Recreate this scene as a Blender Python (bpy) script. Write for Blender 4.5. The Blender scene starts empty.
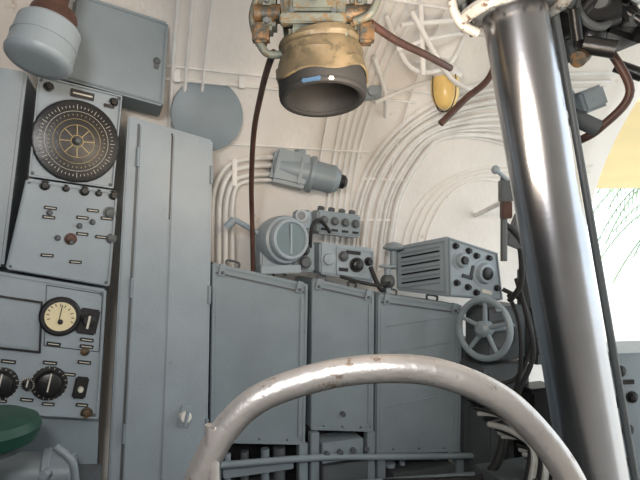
import bpy, bmesh, math, random
from mathutils import Vector, Matrix
random.seed(4)
sc=bpy.context.scene
sc.view_settings.view_transform='Standard'
V=Vector
# ------------------------------------------------------------------ materials
MATS={}
def mat(name,col,rough=.5,metal=0,var=.08,vscale=6,bump=.1,bscale=60,stain=None,stain_amt=.0,trans=0,emit=0):
    m=bpy.data.materials.new(name); m.use_nodes=True
    nt=m.node_tree; N=nt.nodes; L=nt.links; b=N['Principled BSDF']
    tc=N.new('ShaderNodeTexCoord')
    n=N.new('ShaderNodeTexNoise'); n.inputs['Scale'].default_value=vscale; n.inputs['Detail'].default_value=6
    L.new(tc.outputs['Object'],n.inputs['Vector'])
    r=N.new('ShaderNodeValToRGB')
    r.color_ramp.elements[0].position=.3; r.color_ramp.elements[1].position=.7
    r.color_ramp.elements[0].color=[c*(1-var) for c in col]+[1]
    r.color_ramp.elements[1].color=[min(1,c*(1+var)) for c in col]+[1]
    L.new(n.outputs['Fac'],r.inputs['Fac'])
    out=r.outputs['Color']
    if stain:
        n2=N.new('ShaderNodeTexNoise'); n2.inputs['Scale'].default_value=vscale*2.3; n2.inputs['Detail'].default_value=9; n2.inputs['Roughness'].default_value=.7
        L.new(tc.outputs['Object'],n2.inputs['Vector'])
        r2=N.new('ShaderNodeValToRGB'); r2.color_ramp.elements[0].position=1-stain_amt-.06; r2.color_ramp.elements[1].position=1-stain_amt
        r2.color_ramp.elements[0].color=(0,0,0,1); r2.color_ramp.elements[1].color=(1,1,1,1)
        L.new(n2.outputs['Fac'],r2.inputs['Fac'])
        mx=N.new('ShaderNodeMixRGB'); L.new(r2.outputs['Color'],mx.inputs[0]); L.new(out,mx.inputs[1]); mx.inputs[2].default_value=list(stain)+[1]
        out=mx.outputs[0]
    L.new(out,b.inputs['Base Color'])
    b.inputs['Roughness'].default_value=rough; b.inputs['Metallic'].default_value=metal
    if trans: b.inputs['Transmission Weight'].default_value=trans
    if bump:
        n3=N.new('ShaderNodeTexNoise'); n3.inputs['Scale'].default_value=bscale
        L.new(tc.outputs['Object'],n3.inputs['Vector'])
        bp=N.new('ShaderNodeBump'); bp.inputs['Strength'].default_value=bump; bp.inputs['Distance'].default_value=.01
        L.new(n3.outputs['Fac'],bp.inputs['Height']); L.new(bp.outputs[0],b.inputs['Normal'])
    MATS[name]=m; return m
mat('grey',(.225,.27,.295),.42,0,.08,5,.08,90,(.14,.12,.10),.26)
mat('greylight',(.29,.34,.375),.42,0,.07,5,.08,90,(.2,.16,.12),.26)
mat('greydark',(.09,.10,.105),.5,0,.1)
mat('white',(.78,.735,.685),.5,0,.06,3,.3,25,(.56,.47,.38),.3)
mat('pipewhite',(.76,.74,.71),.4,0,.08,12,.1)
mat('ringgrey',(.42,.42,.40),.45,.2,.2,14,.2,60,(.12,.08,.06),.4)
mat('black',(.012,.012,.013),.35,0,.2)
mat('rubber',(.015,.015,.015),.7,0,.2)
mat('ink',(.6,.58,.50),.5,0,0,5,0)
mat('gold',(.42,.33,.16),.5,.2,.1)
mat('face',(.75,.66,.42),.4,0,.05)
mat('chromedark',(.42,.43,.46),.24,1,.15,4,.02)
mat('alu',(.56,.535,.52),.38,.8,.10,14,.12,80,(.33,.26,.21),.36)
mat('brown',(.075,.032,.022),.5,0,.3,20)
mat('brass',(.14,.08,.035),.5,.3,.5,20,.2,60,(.05,.05,.04),.47)
mat('green',(.12,.135,.115),.5,0,.25,15,.2,60,(.14,.09,.04),.42)
mat('tape',(.135,.105,.062),.5,0,.3,10,.55,14,(.09,.075,.045),.42)
mat('blue',(.05,.11,.20),.8)
mat('cushion',(.012,.06,.04),.45,0,.2)
mat('amber',(.85,.60,.22),.3,0,.12,8,.1)
mat('glass',(.10,.14,.14),.08,0,.1)
mat('yellow',(.80,.66,.36),.7,0,.06,2)
mat('deck',(.05,.055,.055),.7,0,.2)
mat('darkwall',(.12,.12,.12),.7,0,.2)
mat('concrete',(.55,.52,.47),.9,0,.1)
mat('cloth',(.50,.49,.45),.9,0,.12,15,.5,30)
mat('leaf',(.24,.33,.20),.6,0,.25)
mat('trunk',(.45,.38,.30),.9,0,.2,20,.5)
# ------------------------------------------------------------------ builder
def basis(ax):
    a=V(ax).normalized(); h=V((0,0,1)) if abs(a.z)<.9 else V((1,0,0))
    x=h.cross(a).normalized(); y=a.cross(x).normalized(); return x,y,a
class B:
    def __init__(s,name): s.name=name; s.bm=bmesh.new(); s.m=[]
    def mi(s,m):
        if m not in s.m: s.m.append(m)
        return s.m.index(m)
    def raw(s,vs,fs,m):
        i=s.mi(m); bv=[s.bm.verts.new(v) for v in vs]
        for f in fs:
            try:
                F=s.bm.faces.new([bv[k] for k in f]); F.material_index=i; F.smooth=True
            except ValueError: pass
    def hexa(s,c,m,bev=.006):
        t=bmesh.new(); vs=[t.verts.new(v) for v in c]
        for f in ((0,3,2,1),(4,5,6,7),(0,1,5,4),(1,2,6,5),(2,3,7,6),(3,0,4,7)): t.faces.new([vs[k] for k in f])
        bmesh.ops.recalc_face_normals(t,faces=t.faces)
        if bev: bmesh.ops.bevel(t,geom=list(t.edges),offset=bev,segments=2,affect='EDGES')
        t.verts.index_update()
        s.raw([v.co.copy() for v in t.verts],[[v.index for v in f.verts] for f in t.faces],m); t.free()
    def quad(s,q,d,m,bev=.006):
        q=[V(p) for p in q]; d=V(d); s.hexa(q+[p+d for p in q],m,bev)
    def box(s,c,size,m,ax=(1,0,0),bev=.004,up=(0,0,1)):
        x=V(ax).normalized(); z=V(up).normalized(); y=z.cross(x).normalized(); z=x.cross(y)
        a,b,e=x*size[0]/2,y*size[1]/2,z*size[2]/2; c=V(c)
        s.hexa([c-a-b+e,c+a-b+e,c+a-b-e,c-a-b-e,c-a+b+e,c+a+b+e,c+a+b-e,c-a+b-e],m,bev)
    def lathe(s,o,ax,prof,m,seg=32,cap=True):
        x,y,a=basis(ax); o=V(o); vs=[];fs=[]
        for h,r in prof:
            for k in range(seg):
                t=2*math.pi*k/seg; vs.append(o+a*h+(x*math.cos(t)+y*math.sin(t))*max(r,1e-5))
        n=len(prof)
        for i in range(n-1):
            for k in range(seg):
                k2=(k+1)%seg; fs.append((i*seg+k,i*seg+k2,(i+1)*seg+k2,(i+1)*seg+k))
        if cap: fs.append(tuple(range(seg))[::-1]); fs.append(tuple((n-1)*seg+k for k in range(seg)))
        s.raw(vs,fs,m)
    def cyl(s,p,q,r,m,r2=None,seg=20,bev=0):
        p=V(p);q=V(q);L=(q-p).length; r2=r if r2 is None else r2
        b=min(bev,L/3)
        prof=[(0,r-b),(b,r),(L-b,r2),(L,r2-b)] if b else [(0,r),(L,r2)]
        s.lathe(p,q-p,prof,m,seg)
    def tube(s,pts,r,m,seg=12,sm=8,closed=False):
        P=[V(p) for p in pts]
        if sm>1 and len(P)>2:
            Q=[];n=len(P)
            for i in range(n if closed else n-1):
                if closed: p0,p1,p2,p3=P[(i-1)%n],P[i],P[(i+1)%n],P[(i+2)%n]
                else: p0,p1,p2,p3=P[max(i-1,0)],P[i],P[i+1],P[min(i+2,n-1)]
                for j in range(sm):
                    t=j/sm; Q.append(.5*((2*p1)+(p2-p0)*t+(2*p0-5*p1+4*p2-p3)*t*t+(3*p1-p0-3*p2+p3)*t**3))
            if not closed: Q.append(P[-1])
            P=Q
        n=len(P); vs=[];fs=[]; x=None
        for i in range(n):
            if closed: d=P[(i+1)%n]-P[i-1]
            else: d=P[min(i+1,n-1)]-P[max(i-1,0)]
            d.normalize()
            if x is None: x,_,_=basis(d)
            x=(x-d*x.dot(d)).normalized(); y=d.cross(x)
            for k in range(seg):
                t=2*math.pi*k/seg; vs.append(P[i]+(x*math.cos(t)+y*math.sin(t))*r)
        for i in range(n if closed else n-1):
            i2=(i+1)%n
            for k in range(seg):
                k2=(k+1)%seg; fs.append((i*seg+k,i*seg+k2,i2*seg+k2,i2*seg+k))
        if not closed: fs.append(tuple(range(seg))[::-1]); fs.append(tuple((n-1)*seg+k for k in range(seg)))
        s.raw(vs,fs,m)
    def torus(s,c,ax,R,r,m,n=36,seg=10):
        x,y,a=basis(ax); c=V(c)
        s.tube([c+(x*math.cos(2*math.pi*k/n)+y*math.sin(2*math.pi*k/n))*R for k in range(n)],r,m,seg,1,True)
    def ball(s,c,r,m,ax=(0,0,1),sq=1):
        s.lathe(V(c),ax,[(-r*sq*math.cos(math.pi*i/12),r*math.sin(math.pi*i/12)) for i in range(13)],m,20,False)
    def done(s,ang=35):
        bmesh.ops.recalc_face_normals(s.bm,faces=s.bm.faces)
        me=bpy.data.meshes.new(s.name); s.bm.to_mesh(me); s.bm.free()
        for m in s.m: me.materials.append(MATS[m])
        me.set_sharp_from_angle(angle=math.radians(ang))
        o=bpy.data.objects.new(s.name,me); sc.collection.objects.link(o); return o
class Panel:
    """surface frame for mounting fittings: fractions across (0..1) and down (0..1)"""
    def __init__(s,q):
        s.q=[V(p) for p in q]
        s.n=(s.q[3]-s.q[0]).cross(s.q[1]-s.q[0]).normalized()
        if s.n.y>0: s.n=-s.n
        s.x=(s.q[1]-s.q[0]).normalized(); s.up=(s.q[0]-s.q[3]).normalized()
    def p(s,a,b,o=0):
        q=s.q; return (q[0]*(1-a)+q[1]*a)*(1-b)+(q[3]*(1-a)+q[2]*a)*b+s.n*o
    def plate(s,b,a,v,w,h,m,o=.003,t=.006,bev=.0015):
        b.box(s.p(a,v,o),(w,t,h),m,s.x,bev,s.up)
    def knob(s,b,a,v,r,h,m='black',skirt=True):
        c=s.p(a,v)
        if skirt: b.lathe(c,s.n,[(0,r*1.3),(.004,r*1.3),(.005,r),(h*.9,r*.85),(h,r*.7)],m,20)
        else: b.lathe(c,s.n,[(0,r),(h*.85,r),(h,r*.8)],m,16)
    def screws(s,b,m='greydark',pts=((.04,.04),(.96,.04),(.96,.96),(.04,.96)),r=.006):
        for a,v in pts: s.knob(b,a,v,r,.006,m,False)
    def frame(s,b,a0,a1,v0,v1,w,m,o=.004,t=.01):
        A,Bq,C,D=s.p(a0,v0,o),s.p(a1,v0,o),s.p(a1,v1,o),s.p(a0,v1,o)
        for p,q in ((A,Bq),(Bq,C),(C,D),(D,A)):
            d=(q-p); u=s.n
            b.box((p+q)/2,(d.length+w,w,t),m,d,.0015,u)
# ------------------------------------------------------------------ hull frame (axis runs right and away)
AX=V((.94,.342,0)).normalized(); NI=V((.342,-.94,0)).normalized(); O=V((-.494,2.56,0))
R=1.75
def W(u,w,z): return O+AX*u+NI*w+V((0,0,z))
def H(u,phi,off=0):
    f=math.radians(phi); r=R-off
    return W(u,1.3-r*math.cos(f),1.4+r*math.sin(f))
back=-NI
b=B('wall_hull')
us=[-2.6+i*.2 for i in range(27)]; ph=[-44+i*4 for i in range(68)]
vs=[H(u,p) for p in ph for u in us]; nu=len(us)
fs=[(j*nu+i,j*nu+i+1,(j+1)*nu+i+1,(j+1)*nu+i) for j in range(len(ph)-1) for i in range(nu-1)]
b.raw(vs,fs,'white'); hull=b.done(60)
md=hull.modifiers.new('s','SOLIDIFY'); md.thickness=.03; md.offset=0
b=B('wall_left')  # unseen end bulkhead, added to keep light out of the left end
b.lathe(W(-2.66,1.3,1.4),AX,[(0,1.76),(.05,1.76)],'darkwall',72); b.done()
b=B('floor'); b.quad([W(-2.6,2.55,.2),W(2.6,2.55,.2),W(2.6,2.55,.12),W(-2.6,2.55,.12)],back*2.6,'deck',.003); b.done()
b=B('ground'); b.raw([(-60,-40,-.4),(60,-40,-.4),(60,80,-.4),(-60,80,-.4)],[(0,1,2,3)],'concrete'); b.done()
# ------------------------------------------------------------------ hull pipework & cables
b=B('hull_conduits')
for k,(u,p0,p1,r) in enumerate(((-.17,10,80,.011),(-.11,20,80,.009),(-.03,30,80,.007),(.62,20,75,.006),(1.06,5,80,.006))):
    b.tube([H(u,p,.025) for p in range(p0,p1+1,5)],r,'pipewhite',8,2)
for p,u0,u1,r in ((37,-.2,1.1,.008),(39,-.2,1.3,.007),(27,-.1,.9,.006),(54,.0,2.2,.01),(57,.0,2.2,.008)):
    b.tube([H(u0+(u1-u0)*i/10,p,.022) for i in range(11)],r,'pipewhite',8,1)
for u in (-.15,.15,.5,.85):
    b.box(H(u,38,.015),(.03,.03,.09),'pipewhite',AX,.003)
b.done()
b=B('cable_bundle')
for k in range(11):
    d=k*.029
    pts=[(.84+d,4),(.85+d,12),(.88+d,20),(.95+d*1.2,27+k*.2),(1.10+d*1.1,34-k*.3),(1.34+d,40-k*.9),(1.7+d*.5,44-k*1.4),(2.3,47-k*1.7)]
    b.tube([H(u,p,.02+.012*(k%2)) for u,p in pts],.010 if k%3 else .014,'pipewhite',8,8)
for k in range(4):
    d=k*.05
    pts=[(1.2+d,4),(1.22+d,12),(1.32+d,19),(1.55+d*.6,24-k*.5),(1.9,26-k*1.2),(2.5,27-k*1.5)]
    b.tube([H(u,p,.015) for u,p in pts],.009,'white',8,8)
for k in range(5):
    b.tube([H(.70+k*.035+.0008*max(0,p-30)*k,p,.015) for p in range(4,76,6)],.010,'pipewhite',8,2)
for u,p in ((.90,14),(.93,22)): b.box(H(u+.1,p,.03),(.30,.006,.012),'white',AX,.002)
b.done()
b=B('conduit_frame')
def PT(pts,r,m='pipewhite'): b.tube(pts,r,m,10,6)
PT([(.30,2.55,2.72),(.42,2.6,2.50),(.62,2.75,2.55),(.72,2.8,2.72)],.012)
PT([(.36,2.5,2.66),(.62,2.6,2.72)],.011)
PT([(.34,2.5,2.55),(.52,2.55,2.62),(.70,2.7,2.70)],.010)
PT([(.28,2.85,2.40),(.5,2.9,2.50),(.66,2.95,2.56)],.010)
PT([(.26,2.7,2.58),(.33,2.85,2.45),(.35,3.0,2.36)],.012)
PT([(.45,2.5,2.75),(.47,2.55,2.45)],.012); PT([(.40,2.45,2.70),(.60,2.6,2.46),(.75,2.7,2.42)],.012)
b.box((.27,2.9,2.46),(.09,.05,.07),'greylight'); b.cyl((.27,2.88,2.46),(.27,2.84,2.46),.025,'greylight')
b.done()
b=B('round_wall_cover')
c=H(.0,32,.05); nn=(NI*1+V((0,0,-.25))).normalized()
b.lathe(c,nn,[(-.05,.03),(0,.03),(0,.168),(.008,.172),(.016,.17),(.018,.165)],'grey',48)
b.done()
# ------------------------------------------------------------------ radio rack (left)
b=B('radio_rack')
q1=[(-1.043,2.07,2.31),(-.792,2.24,2.276),(-.828,2.24,1.905),(-1.078,2.07,1.935)]
q2=[(-1.082,2.06,1.929),(-.806,2.235,1.896),(-.84,2.235,1.512),(-1.154,2.05,1.593)]
q3=[(-1.27,2.01,1.606),(-.846,2.22,1.504),(-.878,2.22,.985),(-1.28,2.01,1.08)]
for q,d in ((q1,.3),(q2,.3),(q3,.34)): b.quad(q,back*d,'greylight',.008)
b.quad([(-1.19,1.99,2.325),(-1.085,2.075,2.325),(-1.165,2.06,1.60),(-1.27,1.97,1.625)],back*.3,'greylight',.01)
b.quad([(-1.28,2.08,1.06),(-.90,2.28,.98),(-.93,2.28,.2),(-1.29,2.08,.2)],back*.25,'grey',.006)
P=Panel(q1); P.frame(b,.01,.99,.01,.99,.006,'greylight'); P.screws(b)
c=P.p(.5,.575); n=P.n
b.lathe(c,n,[(0,.158),(.008,.158),(.014,.154),(.016,.148)],'black',64)
x,y,_=basis(n)
for i in range(60):
    t=2*math.pi*i/60; d=x*math.cos(t)+y*math.sin(t)
    b.box(c+n*.0165+d*.130,(.008 if i%5 else .018,.002,.0018),'ink',d,0,n.cross(d))
for i in range(40):
    t=2*math.pi*i/40; d=x*math.cos(t)+y*math.sin(t)
    b.box(c+n*.0165+d*.100,(.006,.002,.002),'gold',d,0,n.cross(d))
b.torus(c+n*.016,n,.114,.0009,'ink'); b.torus(c+n*.016,n,.085,.0011,'gold')
for i in range(8):
    t=2*math.pi*i/8; d=x*math.cos(t)+y*math.sin(t)
    b.box(c+n*.017+d*.042,(.04,.002,.003),'gold',d,0,n.cross(d))
b.torus(c+n*.017,n,.062,.0014,'gold')
b.torus(c+n*.017,n,.022,.002,'gold'); b.lathe(c+n*.016,n,[(0,.014),(.02,.012),(.024,.008)],'greydark')
for a in (.13,.9):
    P.knob(b,a,.09,.014,.02)
P.plate(b,.52,.09,.085,.03,'black'); P.plate(b,.52,.09,.07,.006,'ink',.007,.002,0)
P.plate(b,.85,.14,.04,.014,'black')
P=Panel(q2); P.frame(b,.02,.98,.03,.98,.005,'greylight'); P.screws(b)
for i,a in enumerate((.2,.42,.62,.78,.95)):
    P.knob(b,a,.05,.011 if i%2 else .015,.02,'black')
for a,v in ((.3,.28),(.3,.38),(.64,.33),(.74,.24),(.9,.3),(.35,.78),(.63,.8),(.86,.5),(.66,.5)):
    P.plate(b,a,v,.045,.013,'black'); P.plate(b,a,v,.034,.003,'ink',.0065,.002,0)
for a,v in ((.3,.33),(.42,.58),(.56,.6),(.62,.42),(.75,.36)):
    P.knob(b,a,v,.009,.02,'greydark')
P.knob(b,.93,.24,.02,.012,'greydark'); P.knob(b,.97,.5,.016,.012,'greydark'); P.knob(b,.55,.57,.018,.01,'brown')
P=Panel(q3); P.frame(b,.0,.985,.015,.98,.006,'greylight'); P.screws(b)
P.frame(b,.1,.52,.17,.53,.008,'black'); P.plate(b,.31,.35,.165,.165,'greylight',.001,.004)
P.frame(b,.55,.97,.04,.48,.003,'greydark',.001,.003)
c=P.p(.66,.25); n=P.n
b.lathe(c,n,[(0,.075),(.012,.075),(.018,.068),(.018,.055)],'black',40)
b.lathe(c+n*.0185,n,[(0,.055),(.001,.055)],'face',40)
b.box(c+n*.021+P.up*.01,(.003,.002,.07),'black',P.x,0,(P.up+P.x*.5).normalized()); b.ball(c+n*.02-P.up*.02,.01,'black')
for i in range(11):
    t=math.radians(200-i*22); d=P.x*math.cos(t)+P.up*math.sin(t); b.box(c+n*.0205+d*.044,(.01,.002,.003),'black',d,0,n.cross(d))
P.plate(b,.87,.26,.075,.1,'black',.006,.014,.006); P.knob(b,.87,.25,.026,.03,'black'); P.plate(b,.87,.26,.008,.05,'ink',.035,.003,0)
for a,v in ((.87,.4),(.87,.45),(.62,.46),(.30,.62),(.86,.57),(.6,.6)):
    P.plate(b,a,v,.05,.014,'black'); P.plate(b,a,v,.038,.003,'ink',.0065,.002,0)
P.knob(b,.86,.49,.013,.012,'brass')
for a,v,r in ((.25,.78,.046),(.6,.75,.05),(.44,.77,.018)):
    P.knob(b,a,v,r,.035); P.plate(b,a,v-.02,.005,r*1.4,'ink',.037,.002,0)
    for i in range(20):
        t=2*math.pi*i/20; d=P.x*math.cos(t)+P.up*math.sin(t); b.box(P.p(a,v,.0045)+d*r*1.22,(.006,.002,.002),'ink',d,0,P.n.cross(d))
P.plate(b,.84,.76,.05,.085,'black',.006,.014,.006); P.knob(b,.84,.77,.012,.03,'ink')
for a,v in ((.6,.9),(.44,.88),(.86,.89),(.25,.9),(.75,.67)):
    P.plate(b,a,v,.045,.013,'black'); P.plate(b,a,v,.034,.003,'ink',.0065,.002,0)
P.knob(b,.9,.95,.018,.015,'brass')
b.done()
b=B('upper_cabinet')
q=[(-.95,2.184,2.667),(-.636,2.352,2.616),(-.658,2.352,2.262),(-1.020,2.184,2.335)]
b.quad(q,back*.24,'grey',.008); P=Panel(q); P.frame(b,.03,.97,.04,.96,.004,'grey',.002,.006)
P.knob(b,.9,.5,.012,.012,'greydark'); P.plate(b,.9,.55,.02,.03,'greydark')
for v in (.2,.8): P.plate(b,.01,v,.012,.05,'greydark',.004,.012)
b.done()
b=B('hanging_drum')
o=V((-.885,1.75,2.25)); ax=V((.16,.32,1)).normalized()
b.lathe(o,ax,[(0,.06),(.002,.088),(.01,.098),(.022,.102),(.03,.099),(.135,.096),(.145,.088),(.147,.03)],'greylight',40)
b.lathe(o+ax*.14,ax,[(0,.072),(.045,.072),(.06,.065),(.065,.03),(.2,.025),(.7,.025)],'brown',28)
b.torus(o+ax*.075,ax,.098,.003,'greylight')
b.done()
b=B('tall_locker')
q=[(-.789,2.3,2.214),(-.470,2.46,2.139),(-.505,2.46,.2),(-.90,2.3,.2)]
b.quad(q,back*.30,'greylight',.008); P=Panel(q)
b.quad([P.p(.14,.015),P.p(.495,.015),P.p(.495,.985),P.p(.14,.985)],P.n*.012,'greylight',.004)
b.quad([P.p(.515,.015),P.p(.97,.015),P.p(.97,.985),P.p(.515,.985)],P.n*.012,'greylight',.004)
b.quad([P.p(.495,.012),P.p(.515,.012),P.p(.515,.985),P.p(.495,.985)],P.n*.003,'black',0)
b.quad([P.p(.112,.012),P.p(.138,.012),P.p(.138,.985),P.p(.112,.985)],P.n*.003,'greydark',0)
P.plate(b,.74,.62,.05,.09,'greylight',.018,.012,.004); P.knob(b,.74,.62,.028,.045,'pipewhite'); P.plate(b,.74,.62,.014,.075,'greylight',.045,.014,.004)
for v in (.08,.35,.65,.9):
    b.cyl(P.p(.13,v-.02,.012),P.p(.13,v+.02,.012),.008,'grey'); b.cyl(P.p(.98,v-.02,.012),P.p(.98,v+.02,.012),.008,'grey')
b.done()
# ------------------------------------------------------------------ tank cabinets
def tank(q,diag=False,name='equipment_cabinet'):
    b=B(name); b.quad(q,back*.28,'grey',.008); P=Panel(q)
    P.frame(b,.02,.98,.012,.988,.014,'grey',.003,.008)
    P.plate(b,.5,.055,(P.q[1]-P.q[0]).length*.98,.008,'greydark',.003,.006)
    for a in (.06,.94): b.quad([P.p(a-.025,.09),P.p(a+.025,.09),P.p(a+.025,.95),P.p(a-.025,.95)],P.n*.006,'grey',.002)
    for a in (.1,.9):
        P.plate(b,a,.03,.03,.055,'grey',.008,.018); P.knob(b,a,.045,.008,.025,'greydark',False)
    for a in (.25,.75):
        b.tube([P.p(a-.06,.0,-.1),P.p(a-.06,-.03,-.1),P.p(a+.06,-.03,-.1),P.p(a+.06,.0,-.1)],.006,'greydark',8,4)
    if diag:
        for k in range(4): b.cyl(P.p(.12,.2+.17*k,.001),P.p(.86,.03+.17*k+.06,.001),.0035,'grey',seg=8)
    P.screws(b,'greydark',((.5,.97),(.2,.97),(.8,.97),(.03,.3),(.03,.6),(.97,.3),(.97,.6)),.005)
    return b,P
b,P=tank([(-.494,2.56,1.599),(-.058,2.72,1.486),(-.073,2.72,.704),(-.503,2.56,.772)]); b.done()
b,P=tank([(-.040,2.75,1.513),(.272,2.84,1.436),(.267,2.84,.727),(-.045,2.75,.767)])
b.cyl(P.p(.5,.88),P.p(.5,.88,.02),.012,'greydark'); b.done()
b,P=tank([(.292,2.86,1.430),(.765,3.02,1.35),(.755,3.02,.557),(.282,2.86,.606)],True); b.done()
# rack below
b=B('cabinet_rack')
for u in (.02,.44,.5,.80,.86,1.33):
    zt={.02:.77,.44:.715,.5:.76,.80:.73,.86:.6,1.33:.55}[u]
    b.box(W(u,-.02,(zt+.2)/2),(.045,.045,zt-.2),'grey',AX)
b.tube([W(-.02,.03,.68),W(.5,.03,.65),W(.9,.03,.60),W(1.4,.03,.54)],.016,'grey',12,4)
b.tube([W(-.02,.06,.55),W(.5,.06,.52),W(1.4,.06,.45)],.018,'grey',12,4)
b.box(W(.64,-.05,.66),(.22,.14,.10),'grey',AX); b.box(W(.65,-.02,.55),(.24,.1,.1),'greydark',AX)
for u in (.55,.62,.69,.76): b.cyl(W(u,.02,.66),W(u,.04,.66),.014,'greydark')
b.box(W(.22,-.02,.62),(.34,.05,.04),'grey',AX); b.box(W(.2,-.06,.42),(.3,.14,.25),'greydark',AX)
b.box(W(1.1,-.05,.38),(.36,.14,.25),'greydark',AX)
b.box(W(.24,-.15,.58),(.46,.03,.34),'black',AX,.004); b.box(W(.65,-.15,.58),(.36,.03,.34),'black',AX,.004); b.box(W(1.1,-.13,.48),(.46,.03,.20),'black',AX,.004)  # black sheets added over the pale hull, standing in for shade under the cabinets
random.seed(21)
for u in (.08,.16,.26,.33,.93,1.0,1.2,1.27): b.cyl(W(u,-.04,.52),W(u,-.04,.70 if u<.5 else .54),random.uniform(.012,.03),random.choice(['grey','greydark','greylight']))
b.done()
b=B('dark_backing')  # added dark block that covers the bright hull and stands in for shade
b.quad([(.80,3.06,1.16),(.98,3.12,1.14),(.98,3.12,.2),(.79,3.06,.2)],back*.12,'greydark',.006)
for z in (.6,.8,1.0): b.cyl((.88,3.09,z),(.87,3.03,z),.025,'black')
b.done()
# ------------------------------------------------------------------ instruments standing on cabinets
b=B('round_repeater')
c=V((-.175,2.70,1.70)); a=V((.55,-.83,.05)).normalized()
b.lathe(c-a*.09,a,[(0,.09),(.01,.112),(.05,.118),(.10,.118),(.12,.112),(.125,.10),(.15,.098),(.155,.09)],'greylight',36)
b.lathe(c+a*.066,a,[(0,.088),(.003,.088)],'glass',36)
b.torus(c+a*.068,a,.088,.010,'greylight')
b.box(c+a*.072,(.010,.004,.14),'greylight',a.cross(V((0,0,1))),.001)
b.box(c-a*.06+V((-.02,0,-.06)),(.16,.12,.14),'greylight',AX,.01)
b.box(c+V((-.03,.03,-.14)),(.2,.12,.04),'greylight',AX)
b.cyl(c+V((-.12,0,.03)),c+V((-.24,.02,.10)),.014,'greylight'); b.cyl(c+V((-.24,.02,.10)),c+V((-.28,.02,.06)),.02,'greylight')
b.done()
b=B('voice_cap'); b.lathe((-.09,2.82,1.60),(0,0,1),[(0,.03),(.15,.028),(.16,.045),(.21,.05),(.24,.046),(.25,.03)],'greylight',24)
b.cyl((-.09,2.78,1.82),(-.09,2.75,1.82),.03,'greylight'); b.cyl((-.09,2.76,1.82),(-.09,2.745,1.82),.02,'black'); b.done()
b=B('control_box')
q=[(-.012,2.84,1.855),(.215,2.92,1.83),(.215,2.92,1.71),(-.012,2.84,1.735)]
b.quad(q,back*.12,'grey',.01); P=Panel(q)
for a in (.14,.38,.62,.86):
    b.cyl(P.p(a,0,-.05),P.p(a,-.14,-.04),.018,'greydark'); P.knob(b,a,.42,.018,.02,'greydark'); P.plate(b,a,.8,.035,.012,'black')
b.done()
b=B('control_box')
q=[(-.0,2.82,1.69),(.285,2.92,1.655),(.285,2.92,1.475),(-.0,2.82,1.53)]
b.quad(q,back*.14,'greylight',.01); P=Panel(q)
P.frame(b,.3,.96,.1,.9,.008,'greylight')
P.knob(b,.42,.35,.022,.02,'greydark'); P.knob(b,.66,.55,.03,.03,'black'); P.knob(b,.88,.4,.018,.03,'black'); P.knob(b,.15,.5,.032,.02,'greylight'); P.plate(b,.6,.2,.08,.018,'black'); P.plate(b,.42,.75,.05,.018,'black')
b.done()
b=B('control_box')
q=[(-.13,2.74,1.70),(-.025,2.78,1.69),(-.025,2.78,1.54),(-.13,2.74,1.55)]
b.quad(q,back*.1,'grey',.01); P=Panel(q); P.knob(b,.5,.3,.022,.015,'black'); P.knob(b,.5,.7,.028,.03,'greydark'); b.done()
b=B('black_hose')
b.tube([(-.05,2.80,1.62),(-.04,2.74,1.76),(.0,2.78,1.80),(.05,2.83,1.74)],.009,'rubber')
b.tube([(.26,2.88,1.56),(.30,2.84,1.46),(.33,2.9,1.44)],.012,'rubber')
b.tube([(.1,2.78,1.52),(.2,2.79,1.49),(.3,2.84,1.47),(.36,2.9,1.48)],.009,'rubber')
b.done()
b=B('pipe_valve')
b.ball((.36,2.98,1.48),.04,'greydark'); b.cyl((.36,2.98,1.42),(.36,2.98,1.56),.018,'greylight'); b.torus((.36,2.98,1.56),(0,0,1),.04,.007,'greylight')
b.lathe((.40,3.05,1.64),(0,0,1),[(-.1,.02),(0,.02),(.01,.055),(.02,.06),(.04,.04),(.05,.01)],'grey',20); b.done()
b=B('electric_motor')
p=V((-.249,2.88,2.085)); q=V((.145,2.95,2.0)); d=(q-p).normalized()
b.box(p+d*.10,(.20,.15,.175),'grey',d,.02)
b.lathe(p,d,[(0,.05),(.01,.07),(.03,.078),(.19,.088),(.2,.097),(.22,.097),(.225,.076),(.33,.074),(.34,.066),(.36,.055),(.365,.02)],'grey',32)
b.lathe(p+d*.36,d,[(0,.04),(.03,.036),(.045,.02)],'black',20)
b.box(p+d*.12+V((0,.1,0)),(.18,.16,.1),'grey',d,.01)
b.cyl(p+d*.15+V((0,.05,.05)),p+d*.15+V((0,.05,.12)),.03,'grey')
for dx in (.04,.16): b.box(p+d*dx+V((0,-.078,0)),(.02,.02,.14),'grey',d,.004)
for k,(dz,r) in enumerate(((.04,.013),(.0,.013),(-.045,.012),(-.075,.010))):
    s0=p+V((.01,0,dz))
    b.tube([s0,s0+V((-.14,0,-.01)),s0+V((-.24+.015*k,-.01,-.05)),s0+V((-.30+.03*k,-.02,-.17)),s0+V((-.31+.035*k,-.03,-.36)),s0+V((-.31+.035*k,-.03,-.56))],r,'pipewhite',10,8)
b.box(p+V((-.19,-.01,-.04)),(.025,.03,.14),'pipewhite',AX)
b.done()
b=B('switch_box')
C,Cb=V((.658,2.9,1.722)),V((.665,2.9,1.405)); Lt,Lb=V((.417,3.12,1.665)),V((.42,3.12,1.42)); Rt,Rb=V((.96,3.03,1.635)),V((.99,3.03,1.37))
b.hexa([C,Rt,Rb,Cb,Lt,Lt+Rt-C,Lb+Rb-Cb,Lb],'greylight',.008)
P=Panel([Lt,C,Cb,Lb]); P.n=(Lt-C).cross(Cb-C).normalized()
if P.n.x>0: P.n=-P.n
P.frame(b,.05,.95,.08,.92,.008,'grey')
for k in range(9): b.box(P.p(.5,.17+k*.083,.004),(.24,.014,.008),'black' if k%2 else 'grey',P.x,.002)
P=Panel([C,Rt,Rb,Cb]); P.frame(b,.03,.97,.04,.96,.008,'grey')
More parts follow.
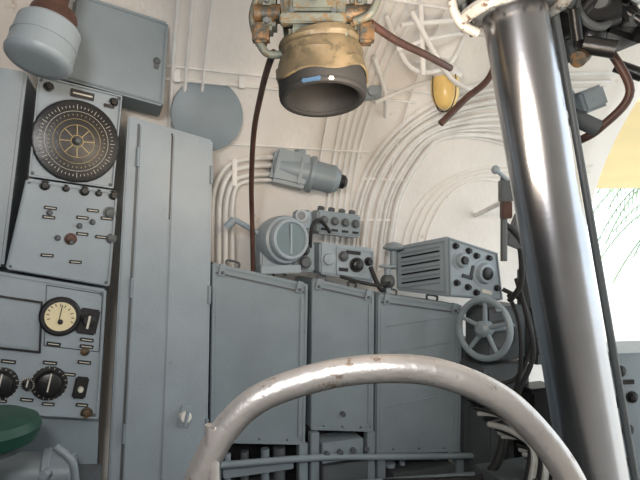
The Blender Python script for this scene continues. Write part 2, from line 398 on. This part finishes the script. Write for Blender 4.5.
P.knob(b,.25,.35,.04,.03,'greylight'); P.knob(b,.25,.35,.025,.045,'black'); P.knob(b,.68,.5,.058,.03,'greylight'); P.knob(b,.68,.5,.04,.04,'black')
for a,v in ((.15,.13),(.4,.15),(.55,.2),(.8,.18),(.15,.75),(.35,.8),(.9,.75),(.5,.88)): P.knob(b,a,v,.014,.025,'black')
P.plate(b,.35,.62,.07,.02,'black'); P.plate(b,.7,.85,.07,.02,'ink'); P.plate(b,.45,.5,.02,.06,'black')
b.done()
b=B('handwheel')
c=V((.795,2.72,1.268)); n=V((-.76,-.64,.05)).normalized()
b.torus(c,n,.142,.016,'grey'); x,y,_=basis(n)
for i in range(5):
    t=2*math.pi*i/5+.3; d=x*math.cos(t)+y*math.sin(t); b.cyl(c-n*.01+d*.02,c+d*.142,.013,'grey',.009)
b.lathe(c-n*.25,n,[(0,.02),(.21,.02),(.22,.04),(.27,.04),(.285,.02)],'grey',20)
d=x*.7+y*.7; b.cyl(c+d*.142,c+d*.142+n*.07,.012,'greydark')
b.done()
b=B('steering_gearbox')
b.box((.93,2.98,1.22),(.24,.2,.28),'greydark',AX,.01); b.box((.92,2.98,.96),(.3,.22,.2),'greydark',AX,.01)
b.cyl((.93,2.87,1.22),(.93,2.83,1.22),.07,'greydark'); b.box((.95,3.0,.5),(.25,.2,.6),'greydark',AX,.01)
for z in (1.1,1.0,.9): b.cyl((.8,2.86,z),(1.06,2.95,z),.014,'grey')
b.box((1.16,3.0,1.3),(.14,.16,.5),'greydark',AX,.01); b.box((1.12,2.9,.75),(.2,.16,.4),'black',AX,.02)
for k in range(4): b.cyl((1.1,2.86,1.15+.1*k),(1.1,2.82,1.15+.1*k),.03,'black')
b.done()
b=B('cable_loops')
b.tube([(.93,2.85,1.45),(1.02,2.8,1.38),(1.05,2.78,1.2),(.98,2.78,1.02),(.88,2.8,.98)],.011,'rubber')
b.tube([(.96,2.85,1.42),(.98,2.75,1.28),(.97,2.72,1.05),(.93,2.75,.9)],.010,'rubber')
b.tube([(1.0,2.85,1.5),(1.0,2.72,1.35),(1.02,2.68,1.15),(.95,2.7,.95),(.9,2.7,.8)],.012,'rubber')
b.tube([(.83,2.8,1.02),(.88,2.7,.9),(.84,2.6,.72),(.76,2.6,.6),(.62,2.65,.56),(.3,2.65,.55)],.02,'rubber')
b.tube([(.9,2.75,.9),(.98,2.6,.85),(1.0,2.5,.7),(.9,2.45,.6)],.014,'rubber')
b.done()
b=B('cable_heap')
random.seed(9)
for k in range(16):
    x0=.72+.016*k; z0=.90-.014*k+random.uniform(-.02,.02)
    b.tube([(x0,2.60,z0+.02),(x0+.07,2.50,z0+.03+random.uniform(-.03,.03)),(x0+.15,2.46,z0-.03),(x0+.20,2.46,z0-.12),(x0+.18,2.48,z0-.3)],random.choice([.008,.011,.014]),'cloth' if k%3 else 'rubber',8,6)
b.box((.95,2.6,.42),(.38,.24,.44),'greydark',AX); b.done()
# ------------------------------------------------------------------ hanging eyepiece assembly
b=B('hanging_eyepiece')
b.hexa([(-.135,1.63,2.56),(.08,1.63,2.56),(.08,1.63,2.33),(-.11,1.63,2.33),(-.135,1.78,2.56),(.08,1.78,2.56),(.08,1.78,2.30),(-.11,1.78,2.30)],'green',.012)
b.box((-.02,1.62,2.41),(.13,.03,.10),'green',bev=.008); b.lathe((-.02,1.60,2.41),(0,-1,0),[(0,.026),(.006,.024),(.008,.01)],'greydark')
for x0 in (-.08,.04):
    for z in (2.36,2.46): b.cyl((x0,1.635,z),(x0,1.61,z),.008,'greydark')
b.box((-.02,1.615,2.335),(.19,.04,.03),'green'); b.box((.0,1.66,2.295),(.18,.12,.05),'green',bev=.012)
for s,x0 in ((-1,-.155),(1,.115)):
    b.box((x0,1.68,2.42),(.05,.08,.2),'green',bev=.012)
    b.cyl((x0-.038,1.66,2.37),(x0+.038,1.66,2.37),.028,'brass'); b.box((x0+s*.02,1.66,2.31),(.05,.05,.06),'brass',bev=.008)
    b.ball((x0+s*.015,1.64,2.46),.026,'brass')
    for z in (2.34,2.40,2.46): b.cyl((x0,1.64,z),(x0,1.625,z),.008,'greydark')
b.tube([(-.17,1.66,2.45),(-.20,1.66,2.36),(-.165,1.66,2.26),(-.11,1.66,2.25)],.012,'green')
b.tube([(.10,1.64,2.34),(.15,1.62,2.36),(.17,1.62,2.44),(.12,1.62,2.52)],.012,'green')
dn=V((.05,-.20,-1)).normalized(); o=V((.0,1.70,2.30))
x,y,_=basis(dn); random.seed(7)
prof=[(0,.1),(.008,.120),(.025,.125),(.035,.119),(.05,.126),(.065,.124),(.08,.13),(.095,.128),(.11,.134),(.125,.135),(.138,.137),(.142,.131)]
vs=[];fs=[];sg=72
for j,(h,r) in enumerate(prof):
    for k in range(sg):
        t=2*math.pi*k/sg; rr=r+random.uniform(-.0008,.0008)+.003*math.sin(3*t+h*60)
        dr=.014*math.sin(t*2+1)+.008*math.sin(5*t) if j>7 else .006*math.sin(2*t+h*30)
        vs.append(o+dn*(h+dr)+(x*math.cos(t)+y*math.sin(t))*rr)
for i in range(len(prof)-1):
    for k in range(sg): k2=(k+1)%sg; fs.append((i*sg+k,i*sg+k2,(i+1)*sg+k2,(i+1)*sg+k))
fs.append(tuple(range(sg))); b.raw(vs,fs,'tape')
b.lathe(o+dn*.115,dn,[(0,.126),(.005,.131),(.055,.131),(.066,.126),(.068,.108),(.058,.100),(-.02,.095),(-.05,.001)],'rubber',40,False)
b.torus(o+dn*.178,dn,.117,.013,'rubber')
for t0,m,w in ((-.25,'blue',.055),(.18,'cloth',.018)):
    d=(V((math.sin(t0),-math.cos(t0),0))); d=(d-dn*d.dot(dn)).normalized(); b.box(o+dn*.182+d*.118,(w,.026,.012),m,dn.cross(d),.003,-dn)
b.cyl((-.02,1.7,2.5),(-.02,1.7,3.05),.05,'green'); b.cyl((-.02,1.7,2.56),(-.02,1.7,2.62),.09,'green')
b.done()
b=B('brown_pipe')
b.tube([(-.14,1.70,2.27),(-.165,1.78,2.25),(-.205,1.95,2.21),(-.26,2.2,2.12),(-.30,2.45,1.95),(-.315,2.6,1.78),(-.32,2.68,1.5)],.011,'brown')
b.tube([(.15,1.70,2.36),(.25,1.85,2.36),(.38,2.0,2.36),(.50,2.15,2.36)],.013,'brown')
b.tube([(.56,2.6,2.24),(.68,2.62,2.36),(.80,2.6,2.48),(.83,2.5,2.75)],.016,'brown')
b.done()
b=B('bulkhead_lamp')
c=V((.625,2.8,2.54))
b.lathe(c,(0,0,-1),[(-.05,.02),(-.03,.05),(.0,.08),(.02,.085),(.035,.075)],'pipewhite',28)
b.lathe(c,(0,0,-1),[(.03,.066),(.06,.072),(.12,.068),(.165,.05),(.185,.02),(.187,.001)],'amber',28,False)
for i in range(4):
    t=i*math.pi/2+.5; e=V((math.cos(t),math.sin(t),0)); b.tube([c+e*.077+V((0,0,-.03)),c+e*.077+V((0,0,-.12)),c+e*.05+V((0,0,-.18)),c+V((0,0,-.2))],.003,'brass',6,4)
b.tube([c+V((0,0,.03)),c+V((0,.08,.08)),H(1.02,44,.0)],.018,'pipewhite'); b.done()
# ------------------------------------------------------------------ periscope
b=B('periscope')
ax=V((.172,0,-1)).normalized(); top=V((.46,1.68,3.10))
b.lathe(top,ax,[(0,.094),(2.94,.094)],'chromedark',64)
b.done()
b=B('periscope_hoist_rod')
d=V((.172,0,-1)); p=V((.720,1.76,2.52))
b.cyl(p-d*.5,p+d*2.3,.012,'greydark')
b.cyl((.52,1.8,2.55),V((.52,1.8,2.55))+d*2.33,.006,'black')
b.done()
b=B('periscope_gland')
c=top+ax*.72
b.torus(c,ax,.150,.020,'ringgrey'); b.torus(c-ax*.055,ax,.158,.016,'greydark')
b.lathe(c-ax*.45,ax,[(0,.18),(.37,.17),(.38,.12),(.45,.12),(.455,.098)],'greydark',40)
for i in range(8):
    t=i*math.pi/4; x,y,_=basis(ax); b.cyl(c+(x*math.cos(t)+y*math.sin(t))*.145-ax*.06,c+(x*math.cos(t)+y*math.sin(t))*.145+ax*.025,.009,'greydark')
b.tube([c+V((-.13,-.02,.1)),c+V((-.19,-.02,.04)),c+V((-.17,-.02,-.04)),c+V((-.11,0,-.07))],.014,'ringgrey')
b.done()
b=B('hoist_machinery')
random.seed(2)
b.box((.93,2.0,2.62),(.3,.25,.2),'black',(1,.2,.1),.02); b.cyl((.80,1.95,2.45),(1.0,1.9,2.5),.07,'black'); b.cyl((.86,2.0,2.38),(.95,2.0,2.60),.055,'greydark')
b.box((1.05,2.0,2.46),(.16,.14,.12),'black',(1,.3,-.2),.015); b.ball((.93,1.93,2.40),.055,'black'); b.torus((.92,1.88,2.48),(.3,-1,.2),.07,.014,'greydark')
for i in range(30):
    c=V((random.uniform(.78,1.14),random.uniform(1.82,2.05),random.uniform(2.30,2.60)))
    dd=V((random.uniform(-1,1),random.uniform(-.5,.5),random.uniform(-1,1))).normalized()*.05
    b.cyl(c-dd,c+dd,random.uniform(.012,.03),random.choice(['black','greydark','black','black','brass']))
b.tube([(.98,1.95,2.4),(1.08,1.95,2.22),(1.0,2.0,2.10),(.94,2.05,2.06)],.015,'brown')
b.tube([(1.0,1.9,2.5),(1.14,1.85,2.36),(1.16,1.85,2.26),(1.10,1.9,2.24)],.014,'black')
b.tube([(.84,2.0,2.35),(.87,2.0,2.24),(.93,2.02,2.16)],.026,'grey')
b.box((.96,2.02,2.20),(.1,.1,.08),'grey',(1,.2,.4),.01); b.cyl((.90,2.0,2.14),(.99,2.0,2.10),.03,'greydark')
b.cyl((.95,2.0,2.7),(.95,2.0,3.0),.05,'greydark')
b.done()
b=B('grey_floodlight')
b.lathe((1.06,1.75,2.56),(-.5,-.6,-.5),[(-.1,.04),(0,.08),(.08,.1),(.09,.09)],'greylight',28); b.cyl((1.06,1.75,2.56),(1.1,1.85,3.0),.02,'greylight'); b.done()
b=B('pull_lever')
b.box((.87,2.62,1.93),(.06,.05,.10),'greydark'); b.cyl((.87,2.6,1.98),(.80,2.55,2.02),.01,'greylight'); b.ball((.80,2.55,2.02),.02,'greylight'); b.box((.87,2.62,1.84),(.045,.05,.08),'brown')
b.cyl((.87,2.65,1.6),(.87,2.65,2.0),.016,'greydark'); b.tube([(.87,2.65,1.9),(.95,2.9,1.9),H(1.7,15)],.014,'pipewhite')
b.tube([(.87,2.65,1.78),(.95,2.68,1.70),(.97,2.7,1.5),(.93,2.75,1.40)],.014,'rubber'); b.box((.96,2.7,1.74),(.09,.06,.16),'greydark',(1,0,-.4)); b.done()
# ------------------------------------------------------------------ handrail
b=B('ladder_handrail')
b.tube([(-.215,.84,.2),(-.21,.84,.8),(-.20,.84,1.22),(-.187,.84,1.32),(-.1725,.84,1.362),(-.1425,.84,1.415),(-.09,.84,1.463),(0,.84,1.495),(.09,.84,1.507),(.18,.84,1.5),(.27,.84,1.462),(.335,.84,1.40),(.378,.84,1.335),(.40,.84,1.27),(.415,.84,1.1),(.42,.84,.7),(.42,.84,.2)],.0215,'alu',24,10)
b.tube([(-.163,.83,1.38),(-.158,.83,1.33),(-.155,.83,.2)],.010,'alu',12,4)
b.done()
b=B('operator_stool')
b.lathe((-1.02,1.72,1.07),(0,0,1),[(0,.11),(.01,.135),(.05,.15),(.075,.14),(.095,.1),(.10,.05),(.102,.001)],'cushion',36,False)
b.lathe((-1.02,1.72,.2),(0,0,1),[(0,.16),(.02,.16),(.03,.03),(.84,.03),(.85,.1),(.87,.11)],'greydark',24)
b.done()
b=B('motor_generator')
b.cyl((-1.15,1.98,.87),(-.90,2.05,.85),.075,'grey',bev=.01); b.cyl((-1.0,2.02,.86),(-.97,2.03,.86),.085,'grey',bev=.006)
b.box((-1.0,2.02,.55),(.34,.22,.6),'greydark'); b.tube([(-.92,1.95,.98),(-.86,1.95,.92),(-.86,1.97,.78)],.014,'grey')
for x in (-1.12,-.94): b.cyl((x,1.93,.9),(x,1.90,.9),.015,'greylight')
b.done()
b=B('instrument_console')
q=[(1.26,2.45,1.20),(1.75,2.45,1.22),(1.75,2.45,.25),(1.30,2.45,.25)]
b.quad([(x,y,z) for x,y,z in q],(0.1,.3,0),'greylight',.01); P=Panel(q)
for a,v in ((.1,.08),(.2,.2),(.08,.22),(.15,.35),(.1,.5),(.22,.6)): P.knob(b,a,v,.02,.02,'black')
P.plate(b,.14,.13,.08,.02,'black'); b.quad([(1.26,2.45,.25),(1.75,2.45,.25),(1.75,2.45,.2),(1.26,2.45,.2)],(0,.3,0),'greydark',.002)
b.done()
# outside
b=B('canopy_roof')
b.quad([(1.4,3.7,2.66),(5.5,3.7,2.72),(5.5,3.7,2.66),(1.4,3.7,2.60)],(0.2,2.2,-.38),'yellow',.004)
b.cyl((5.0,5.6,-.4),(5.0,5.6,2.32),.05,'greylight'); b.cyl((2.4,5.8,-.4),(2.4,5.8,2.28),.03,'greylight')
b.done()
def palm(x,y,h,s):
    random.seed(int(x*10)); b=B('palm_tree')
    b.tube([(x,y,-.4),(x+.1,y,h*.5),(x,y,h)],.14*s,'trunk',10,6)
    for k in range(16):
        t=k*2.4; L=random.uniform(1.5,2.2)*s; el=random.uniform(-.1,.9)
        pts=[V((x,y,h))+V((math.cos(t)*L*q,math.sin(t)*L*q,L*(el*q-1.1*q*q))) for q in [i/8 for i in range(9)]]
        b.tube(pts,.015*s,'leaf',5,1)
        side=V((-math.sin(t),math.cos(t),0))
        for i in range(1,9):
            for j in (0,.5):
                p=pts[i-1].lerp(pts[i],j); l=.5*s*(1-.5*abs(i/8-.4))
                for sg in (1,-1):
                    e=p+side*sg*l*.8+V((0,0,-l*.5))+(pts[i]-pts[i-1])*1.2
                    w=(pts[i]-pts[i-1]).normalized()*.03*s
                    b.raw([p-w,p+w,e],[(0,1,2)],'leaf')
    b.done()
palm(7.1,11.5,3.0,.9); palm(9.5,14,2.6,1.1)
# ------------------------------------------------------------------ light
w=bpy.data.worlds.new('World'); sc.world=w; w.use_nodes=True
bg=w.node_tree.nodes['Background']; bg.inputs[0].default_value=(.84,.93,1,1); bg.inputs[1].default_value=2.4
def light(name,type,loc,target,e,col,**k):
    l=bpy.data.lights.new(name,type); l.energy=e; l.color=col
    for a,v in k.items(): setattr(l,a,v)
    o=bpy.data.objects.new(name,l); sc.collection.objects.link(o); o.location=loc
    o.rotation_euler=(V(target)-V(loc)).to_track_quat('-Z','Y').to_euler(); return o
light('sun','SUN',(6,6,10),(4.5,5,0),3,(1,.95,.85),angle=math.radians(1))
light('warm_ceiling_fill','AREA',(.3,1.2,2.0),(.3,2.4,3.1),14,(1,.82,.64),size=.4)  # added fill without a fixture, aimed up to warm the hull ceiling
light('flash','AREA',(-.2,-.1,2.1),(-.15,2.6,1.85),23,(1,.98,.97),size=.25)
# ------------------------------------------------------------------ camera
cd=bpy.data.cameras.new('camera'); cd.sensor_width=36; cd.lens=31.5; cam=bpy.data.objects.new('camera',cd); sc.collection.objects.link(cam)
cam.location=(0,0,1.7); cam.rotation_euler=(math.radians(90),0,0); sc.camera=cam
